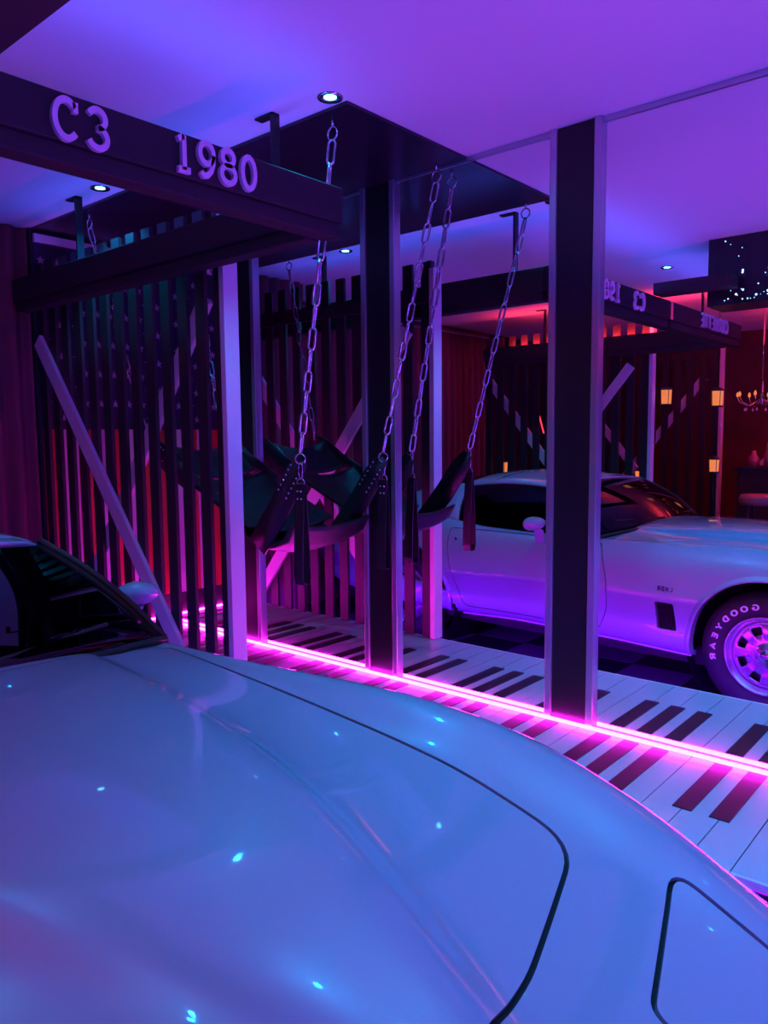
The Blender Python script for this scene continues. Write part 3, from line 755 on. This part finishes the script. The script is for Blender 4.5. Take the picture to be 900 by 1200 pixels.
# front vent, louvres
for s in (1, -1):
    vt = cpart('fender_vent', panel_mesh('fender_vent', F_(4), (s,), M['dark'], inset=.030, thick=0))
    for k in range(6):
        x0 = -.566+k*.0185
        zz = np.array([.402, .47, .541]); xx = np.array([x0+.008-.012*((z-.40)/.15) for z in zz]); vv = v_of_z(xx, zz); p = S(xx, vv)
        mb = MB()
        for i in range(2):
            a = p[i]; b = p[i+1]
            mb.add([(a[0]-.003, s*(a[1]-.028), a[2]), (a[0]+.004, s*(a[1]-.006), a[2]), (b[0]+.004, s*(b[1]-.006), b[2]), (b[0]-.003, s*(b[1]-.028), b[2])], [(0, 1, 2, 3)])
        mb.build('louvre', M['badge'], vt)
    # door lock button
    p = S([-2.01], v_of_z(np.array([-2.01]), np.array([.777])))[0]; n = nrm([-2.01], v_of_z(np.array([-2.01]), np.array([.777])))[0]
    o = MB().lathe([(0, .004), (.011, .003), (.013, 0)], n=16).build('door_lock', M['chrome'], doors_o[s], smooth=True)
    o.rotation_mode = 'QUATERNION'; o.rotation_quaternion = Vector((0, 0, 1)).rotation_difference(Vector((n[0], s*n[1], n[2]))); o.location = (p[0], s*p[1], p[2])
# bright lips round the arches and a bright strip along the sill
for s in (1, -1):
    for ar in (arch_f, arch_r[:-1]):
        a = [p for p in ar if p[1] > float(f_z8(p[0]))]; cxm = np.mean([p[0] for p in ar]); x = np.array([p[0] for p in a]); z = np.array([p[1] for p in a])
        cx0 = AX[0] if ar is arch_f else AX[1]
        dx = x-cx0; dz = z-.335; L = np.hypot(dx, dz); xo = x+dx/L*.030; zo = z+dz/L*.030
        pi = S(x, v_of_z(x, z)); po = S(xo, v_of_z(xo, zo)); vs = []; n = len(a)
        for i in range(n):
            vs += [(po[i][0], s*(po[i][1]+.0005), po[i][2]), (po[i][0]*.3+pi[i][0]*.7, s*(max(pi[i][1], po[i][1])+.014), po[i][2]*.3+pi[i][2]*.7), (pi[i][0], s*(pi[i][1]+.012), pi[i][2]), (pi[i][0], s*(pi[i][1]-.045), pi[i][2])]
        fs = [(4*i+k, 4*i+k+1, 4*i+5+k, 4*i+4+k) for i in range(n-1) for k in range(3)]
        MB().add(vs, fs).build('arch_lip', M['paint'], car, smooth=True, angle=50)
    xs = np.linspace(-.375, -1.96, 40); p = [(x, s*float(f_y8(x))+s*.007, float(f_z8(x))-.002) for x in xs]
    MB().tube(p, .006, 6).build('sill_strip', M['trim_white'], car, smooth=True)
    # wheel wells
    for axx in AX:
        r = .42 if axx == 0 else .45
        MB().lathe([(r, s*.80), (r, s*.42), (.02, s*.42)], (axx, 0, .345), 'y', 32).build('wheel_well', M['dark'], car, smooth=True)
    # badge above the vent
    for i, ch in enumerate('LHDR'):
        vs, fs = glyph(ch, .10, .002); x0 = (-.470-i*.024) if s < 0 else (-.555+i*.024)
        pts = []
        for u, v, w in vs:
            xx = x0+(u*.024 if s > 0 else -u*.024+.0); pts.append((xx, .613+v*.026, w))
        X = np.array([q[0] for q in pts]); Z = np.array([q[1] for q in pts]); PP = S(X, v_of_z(X, Z))
        # seen from the left side the nose points left, so text runs front to back
        if s > 0: X2 = -.513-(X+.513); PP = S(X2, v_of_z(X2, Z))
        MB().add([(q[0], s*(q[1]+.001+w[2]), q[2]) for q, w in zip(PP, pts)], fs).build('badge_letter', M['badge'], car)
# floor pan, tail and nose closing faces
MB().box(XT+.1, XN-.15, -.72, .72, .20, .30).build('floor_pan', M['dark'], car)
def endcap(x, name):
    v = np.linspace(0, 1, 40); p = S(np.full(40, x), v); ring = [(q[0], q[1], q[2]) for q in p]+[(q[0], -q[1], q[2]) for q in p[::-1]]
    c = (x, 0, float(p[:, 2].mean())); n = len(ring)
    return MB().add(ring+[c], [(i, (i+1) % n, n) for i in range(n)]).build(name, M['paint'], car)
endcap(XT, 'rear_bumper'); endcap(XN, 'front_bumper')
for s in (1, -1):
    for y in (.24, .42): MB().lathe([(0, -.02), (.05, -.014), (.058, 0)], (XT, s*y, .64), 'x', 24).build('tail_light', M['red_lens'], car, smooth=True)
MB().box(XN-.02, XN+.006, -.35, .35, .36, .43).build('grille', M['dark'], car)

# ---- greenhouse
def patch(name, g, m, parent=car, thick=.006, nu=24, nv=16):
    vs = []; 
    for i in range(nu+1):
        for j in range(nv+1): vs.append(g(i/nu, j/nv))
    fs = [(i*(nv+1)+j, i*(nv+1)+j+1, (i+1)*(nv+1)+j+1, (i+1)*(nv+1)+j) for i in range(nu) for j in range(nv)]
    o = MB().add(vs, fs).build(name, m, parent, smooth=True)
    if thick: q = o.modifiers.new('t', 'SOLIDIFY'); q.thickness = thick; q.offset = 0
    return o
def Bs(s): # windscreen foot, s in -1..1
    y = .745*s; return Vector((float(cowl_x(y))+.004, y, .915-.045*s*s))
def Ts(s): return Vector((-1.325-.045*s*s, .585*s, 1.178-.030*s*s))
def Rs(s): return Vector((-2.10-.02*s*s, .555*s, 1.200-.065*s*s))
def Ds(s): return Vector((-2.98+.04*s*s, .50*s, .945-.01*s*s))
def wind(u, v):
    s = 2*u-1; a = Bs(s*.985); b = Ts(s*.97); p = a.lerp(b, v); p.x += .03*math.sin(math.pi*v); p.z += .018*math.sin(math.pi*v); return p
ws = patch('windshield', wind, M['glass'], thick=.005)
def roofpt(u, v):
    s = 2*u-1; a = Ts(s); b = Rs(s); p = a.lerp(b, v); p.z += .032*math.sin(math.pi*v)*(1-.25*s*s)
    if abs(s) > .85: p.z -= .016*((abs(s)-.85)/.15)**2
    return p
# roof: centre T bar, two lift-out panels, rear hoop
def roof_piece(name, u0, u1, v0, v1): return patch(name, lambda u, v: roofpt(u0+(u1-u0)*u, v0+(v1-v0)*v), M['paint'], thick=.016, nu=16, nv=12)
roof_piece('roof_bar', .46, .54, 0, .72); roof_piece('roof_hoop', 0, 1, .725, 1.0)
roof_piece('roof_panel', .0, .455, .075, .72); roof_piece('roof_panel', .545, 1., .075, .72)
roof_piece('windshield_header', 0, 1, -.015, .07)
for s in (1, -1):
    a = Bs(s); b = Ts(s); pts = [a.lerp(b, t)+Vector((.03*math.sin(math.pi*t), 0, .018*math.sin(math.pi*t))) for t in np.linspace(-.02, 1.02, 14)]
    MB().tube(pts, .010, 8).build('windshield_pillar', M['rubber'], car, smooth=True)
# side glass
def sidepts(u, s):
    # u 0 (front) .. 1 (rear): belt line and roof edge
    xb = -1.03+(-2.06+1.03)*u; yb = float(f_y4(xb))-.025; zb = float(f_z4(xb))-.004
    xt = -1.37+(-2.13+1.37)*u; q = roofpt(1.0, u*.99); return Vector((xb, s*yb, zb)), Vector((q.x, s*q.y, q.z-.004))
for s in (1, -1):
    def side(u, v, s=s):
        a, b = sidepts(u, s); p = a.lerp(b, v); p.y += s*.028*math.sin(math.pi*v); return p
    patch('side_window', side, M['glass'], thick=.004)
    edge = [side(0, t) for t in np.linspace(0, 1, 8)]+[side(t, 1) for t in np.linspace(0, 1, 10)]+[side(1, t) for t in np.linspace(1, 0, 8)]+[side(t, 0) for t in np.linspace(1, 0, 10)]
    MB().tube(edge, .007, 6, closed=True).build('window_seal', M['rubber'], car, smooth=True)
    # sail panel between the side glass and the rear deck
    def sail(u, v, s=s):
        a = side(1, v); x = -2.06-.92*u; y4 = float(f_y4(-2.12-.86*u))-.02; zb = float(f_z4(-2.12-.86*u))-.01
        lo = Vector((a.x*(1-u)+(-2.98)*u if False else -2.07-.90*u, s*y4, zb)); q = Rs(1.0).lerp(Ds(1.0), u); hi = Vector((q.x, s*q.y, q.z+.045*math.sin(math.pi*u)*1.1))
        if u == 0: return a
        p = lo.lerp(hi, v); w = max(0, 1-u*9); p.y += s*.028*math.sin(math.pi*v)*max(0, 1-u)
        return p
    patch('sail_panel', sail, M['paint'], thick=.012, nu=24, nv=12)
def rear(u, v):
    s = 2*u-1; p = Rs(s).lerp(Ds(s), v); p.z += .045*math.sin(math.pi*v)*1.1; return p
patch('rear_window', rear, M['glass'], thick=.005)
# cowl strip below the glass
cw = [Bs(s)+Vector((.012, 0, -.010)) for s in np.linspace(-1, 1, 30)]
MB().tube(cw, .012, 6).build('cowl_seal', M['rubber'], car, smooth=True)
# cockpit: tub, dash, wheel, seats
MB().box(-2.2, -.95, -.66, .66, .29, .31).box(-1.22, -1.0, -.66, .66, .31, .845).box(-2.25, -2.16, -.62, .62, .31, .88).build('cockpit', M['dark'], car)
MB().box(-2.05, -1.2, -.09, .09, .31, .56).build('console', M['dark'], car, bevel=.02)
for s in (1, -1):
    MB().box(-1.86, -1.36, s*.36-.23, s*.36+.23, .33, .50).beam((-1.84, s*.36, .44), (-2.06, s*.36, 1.0), (0, 1, 0), (1, 0, .4), .44, .12).build('seat', M['leather'], car, bevel=.03)
MB().tube([(-1.30+.06*math.cos(a), .36+.175*math.sin(a), .80+.165*math.cos(a)) for a in np.linspace(0, 2*math.pi, 29)[:-1]], .012, 8, closed=True).tube([(-1.2, .36, .76), (-1.30, .36, .80)], .03, 8).tube([(-1.30, .20, .80), (-1.30, .52, .80)], .010, 6).build('steering_wheel', M['rubber'], car, smooth=True)
# door mirrors
for s in (1, -1):
    prof = []; mb = MB(); n = 20; vs = []; m = 14
    for i in range(m+1):
        t = i/m; x = -.052+.104*t   # along car length: bullet, flat glass at the back
        rr = (1-(max(0, t-.12)/.88)**2.2)**.5 if t > .12 else (.93+.07*t/.12)
        for k in range(n):
            a = 2*math.pi*k/n; vs.append((x, .078*rr*math.cos(a)*(1+.08*math.sin(a)), .044*rr*math.sin(a)+.008*t))
    fs = [(i*n+k, i*n+(k+1) % n, (i+1)*n+(k+1) % n, (i+1)*n+k) for i in range(m) for k in range(n)]+[tuple(range(n))]
    mi = MB().add(vs, fs).build('door_mirror', M['paint'], car, smooth=True, angle=50); mi.location = (-1.32, s*.900, .930)
    MB().add([(-.053, .068*math.cos(2*math.pi*k/n), .036*math.sin(2*math.pi*k/n)) for k in range(n)], [tuple(range(n))]).build('mirror_glass', M['mirror'], mi)
    MB().beam((0, s*-.020, -.03), (-.01, s*-.065, -.125), (1, 0, 0), (0, 1, .3), .065, .035).build('mirror_foot', M['paint'], mi, bevel=.01)
# wipers
for y0, y1 in ((.10, .55), (-.45, .0)):
    MB().tube([Vector((float(cowl_x(y0))-.01, y0, .938)), Vector((float(cowl_x(y1))-.05, y1, .945))], .006, 6).build('wiper', M['rubber'], car)

# ---- wheels
def wheel(x, s):
    w = empty('wheel'); w.parent = car; w.location = (x, s*.715, .335)
    r0 = .335
    prof = [(.196, .092), (.205, .105), (.225, .118), (.255, .124), (.285, .122), (.305, .112), (.322, .096), (.332, .075), (.335, .04), (.335, -.04), (.332, -.075), (.318, -.10), (.28, -.115), (.225, -.11), (.196, -.09)]
    ty = MB().lathe([(a, s*b) for a, b in prof], axis='y', n=64, close=True).build('tyre', M['tyre'], w, smooth=True)
    rim = [(.200, .094), (.206, .106), (.203, .112), (.196, .108), (.190, .094), (.180, .082), (.176, .070)]
    MB().lathe([(a, s*b) for a, b in rim], axis='y', n=64).build('rim', M['alloy'], w, smooth=True)
    # slotted disc: eight openings between the hub and the rim
    n = 96; rings = [(.178, .070), (.165, .080), (.152, .086), (.134, .089), (.116, .089), (.106, .088), (.070, .074), (.055, .082), (.045, .092), (.0, .096)]
    vs = []; fs = []
    for k in range(n):
        a = 2*math.pi*k/n
        for r, h in rings: vs.append((r*math.cos(a), s*h, r*math.sin(a)))
    P = len(rings)
    for k in range(n):
        for i in range(P-1):
            ph = (k % 12)
            if i in (2, 3, 4) and 3 <= ph <= 8: continue
            l = (k+1) % n; fs.append((k*P+i, l*P+i, l*P+i+1, k*P+i+1))
    d = MB().add(vs, fs).build('wheel_disc', M['alloy'], w, smooth=True, angle=60); q = d.modifiers.new('t', 'SOLIDIFY'); q.thickness = .018; q.offset = -1 if s > 0 else -1
    MB().lathe([(.19, s*.05), (.19, s*.03), (0, s*.03)], axis='y', n=32).build('brake_drum', M['dark'], w)
    MB().lathe([(0, s*.104), (.030, s*.101), (.036, s*.085)], axis='y', n=24).build('centre_cap', M['chrome'], w, smooth=True)
    for k in range(5):
        a = 2*math.pi*k/5; MB().lathe([(0, s*.092), (.009, s*.090), (.010, s*.070)], (.058*math.cos(a), 0, .058*math.sin(a)), 'y', 8).build('lug_nut', M['chrome'], w)
    # raised lettering
    for base in ((79, -12.6) if x == 0 else (60, -12.6),):
        for i, ch in enumerate('GOODYEAR'):
            vs, fs = glyph(ch, .11, .0035); h = .030
            # text reads clockwise for someone facing the tyre
            pts = []
            for u, v, d_ in vs:
                ang = R(base[0]+base[1]*(i)-(u-.4)*10.0); rr = .243+v*h; yy = .1225 if rr > .25 else .1222
                yy = np.interp(rr, [.225, .255, .285, .305], [.118, .124, .122, .112])+d_-.0008
                px = rr*math.cos(ang); pz = rr*math.sin(ang)
                # facing the left wheel from outside, the nose (+x) is on the left hand
                pts.append((-px if s > 0 else px, s*yy, pz))
            MB().add(pts, fs).build('tyre_letter', M['tyre_letter'], ty)
    return w
for xx in AX:
    for s in (1, -1): wheel(xx, s)

# ------------------------------------------------------------------ back of the room, seen only in the mirrors
tag(MB().box(XW+.01, -2.6, -5.80, -3.80, .001, .299).build('back_platform', M['black_wood']), 'low black platform under the back fence and its built reflection', 'platform')
rl = empty('led_strip', (-3.1, -3.79, 2.336)); tag(rl, 'red LED tape lying on top of the rear beam', 'led strip')
MB().box(-1.1, 1.1, -.006, .006, 0.0005, .003).build('led_tube', M['led_red'], rl)
strip_light('led_light', (XW+.3, -3.79, 2.341), (XB-.2, -3.79, 2.341), (0, -.5, 1), .02, RED_W*.35, RED_C, rl)
rl2 = empty('led_strip', (-.4, -5.2, 2.30)); tag(rl2, 'red LED tape on a shelf in the red back room', 'led strip')
MB().box(-1.4, 2.4, -.05, .05, -.03, -.005).build('shelf_board', M['black_wood'], rl2)
MB().box(-1.4, 2.4, -.006, .006, -.004, .001).build('led_tube', M['led_red'], rl2)
strip_light('led_light', (-1.8, -5.2, 2.31), (2.0, -5.2, 2.31), (0, -.2, 1), .02, RED_W, RED_C, rl2)
strip_light('led_light', (-1.8, -5.2, 2.262), (2.0, -5.2, 2.262), (0, -.3, -1), .02, RED_W*.5, RED_C, rl2)
def lantern(x, y, z, label, hang=None, h=.10, w=.075):
    fz = .301 if x < -2.68 else .001
    t = empty('lantern', (x, y, z)); tag(t, label, 'lantern', 'small amber lanterns')
    MB().lathe([(0, 0), (w/2, 0), (w/2*1.1, h), (0, h)], n=14).build('lamp_glass', M['flame'], t, smooth=True, angle=40)
    MB().lathe([(w/2*1.15, h), (w/2*1.2, h+.01), (.012, h+.035), (0, h+.036)], n=14).build('lantern_cap', M['black'], t)
    MB().lathe([(0, -.012), (w/2*1.15, -.012), (w/2*1.15, 0)], n=14).build('lantern_base', M['black'], t)
    for q in range(4):
        a = R(45+90*q); MB().tube([(w/2*1.02*math.cos(a), w/2*1.02*math.sin(a), 0), (w/2*1.14*math.cos(a), w/2*1.14*math.sin(a), h)], .003, 4).build('glazing_bar', M['black'], t)
    if hang: MB().tube([(0, 0, h+.03), (0, 0, hang-z)], .003, 6).build('hanging_rod', M['black'], t)
    else: MB().tube([(0, 0, -.012), (0, 0, -z+fz+.02)], .010, 8).lathe([(0, -z+fz), (.07, -z+fz), (.07, -z+fz+.013), (0, -z+fz+.023)], n=16).build('stand', M['black'], t)
lantern(-4.22, -3.95, 1.11, 'amber lantern by the end of the maroon curtain'); lantern(-2.79, -3.95, 1.05, 'pale lantern low beside the white post of the back fence')
lantern(-2.14, -3.93, 1.16, 'bright amber lantern low at the right of the back fence'); lantern(-2.12, -3.90, 1.71, 'amber lantern hanging high at the right of the back fence', hang=2.6, h=.12, w=.085)
lantern(-2.56, -3.93, 1.74, 'amber lantern hanging high beside the white back post', hang=2.6, h=.12, w=.085)
tb = empty('led_tube_lamp', (-3.77, -3.90, 1.6)); tag(tb, 'thin slanted red neon tube behind the back fence', 'neon tube')
MB().tube([(-.03, -.01, .10), (.03, -.01, -.10)], .006, 8).build('tube', M['led_red'], tb)
# unseen purple tubes, added to light the room from the right
def added_tube(x, y, label):
    t = empty('added_led_tube', (x, y, 0)); tag(t, label, 'fill light', 'added purple LED tubes')
    MB().lathe([(0, .001), (.14, .001), (.14, .02), (.03, .03), (.0, .03)], n=24).build('base', M['black'], t)
    MB().lathe([(0, .03), (.022, .03), (.022, .50), (0, .50)], n=12).build('led_tube', M['tube'], t, smooth=True, angle=40)
    MB().box(-.03, .03, -.045, -.025, .02, .53).build('back_rail', M['black'], t)
added_tube(2.3, -1.15, 'unseen purple LED tube added at the right wall by the platform'); added_tube(2.3, -2.9, 'unseen purple LED tube added at the right wall further back')
wb = tag(MB().beam((-2.62, -6.62, .95), (-1.35, -6.62, 2.30), (-.73, 0, .69), (0, 1, 0), .10, .03).build('wall_brace', M['white_wood'], bevel=.002), 'pale diagonal timber brace across the red back wall', 'brace')
# chandelier, sideboard and upholstered stool in the red back room
ch = empty('chandelier', (-2.12, -5.2, 1.78)); tag(ch, 'small chandelier with red glowing bulbs in the back room', 'chandelier')
MB().tube([(0, 0, .2), (0, 0, H-1.75)], .008, 6).lathe([(0, -.05), (.03, 0), (.015, .1), (.01, .2)], n=12).build('stem', M['chrome'], ch, smooth=True)
for k in range(8):
    a = 2*math.pi*k/8; c, s_ = math.cos(a), math.sin(a)
    ar = MB().tube([(.02*c, .02*s_, .02), (.12*c, .12*s_, -.04), (.2*c, .2*s_, .0), (.22*c, .22*s_, .05)], .006, 6).build('arm', M['chrome'], ch, smooth=True)
    MB().lathe([(0, 0), (.014, .012), (.012, .035), (0, .055)], (.22*c, .22*s_, .05), n=8).build('bulb', M['flame'], ar)
    MB().lathe([(0, -.05), (.010, -.035), (0, -.01)], (.15*c, .15*s_, -.04), n=6).build('crystal', M['letter'], ar)
sb = empty('sideboard', (-1.42, -5.45, 0)); tag(sb, 'dark sideboard in the red back room', 'sideboard')
MB().box(-.9, 1.6, -.25, .25, .1, 1.11).build('body', M['wood'], sb); MB().box(-.93, 1.63, -.27, .28, 1.11, 1.15).build('top', M['black_wood'], sb)
for k in range(4): MB().box(-.88+k*.62, -.29+k*.62, .25, .265, .14, 1.08).build('cupboard_door', M['wood'], sb)
for x in (-.85, 1.55): MB().box(x-.03, x+.03, -.22, .22, 0, .1).build('foot', M['black'], sb)
for k, (x, r, h) in enumerate([(-2.22, .05, .16), (-2.09, .035, .24), (-1.95, .05, .12), (-1.75, .04, .2)]):
    tag(MB().lathe([(0, 0), (r, 0), (r*1.1, h*.5), (r*.5, h*.75), (r*.35, h), (0, h)], (x, -5.38, 1.15), n=16).build('vase', M['leather_red'], smooth=True), ['squat', 'tall slim', 'low round', 'slender'][k]+' red vase on the dark sideboard', 'vase', 'vases on the sideboard')
st = empty('stool', (-1.93, -4.6, 0)); tag(st, 'tall round upholstered pale red bar stool before the sideboard', 'stool')
MB().lathe([(0, .84), (.17, .84), (.19, .86), (.19, .91), (.17, .93), (0, .935)], n=24).build('seat', M['leather_red'], st, smooth=True)
for k in range(4):
    a = R(45+90*k); MB().tube([(.12*math.cos(a), .12*math.sin(a), .84), (.19*math.cos(a), .19*math.sin(a), .002)], .014, 8).build('leg', M['wood'], st)
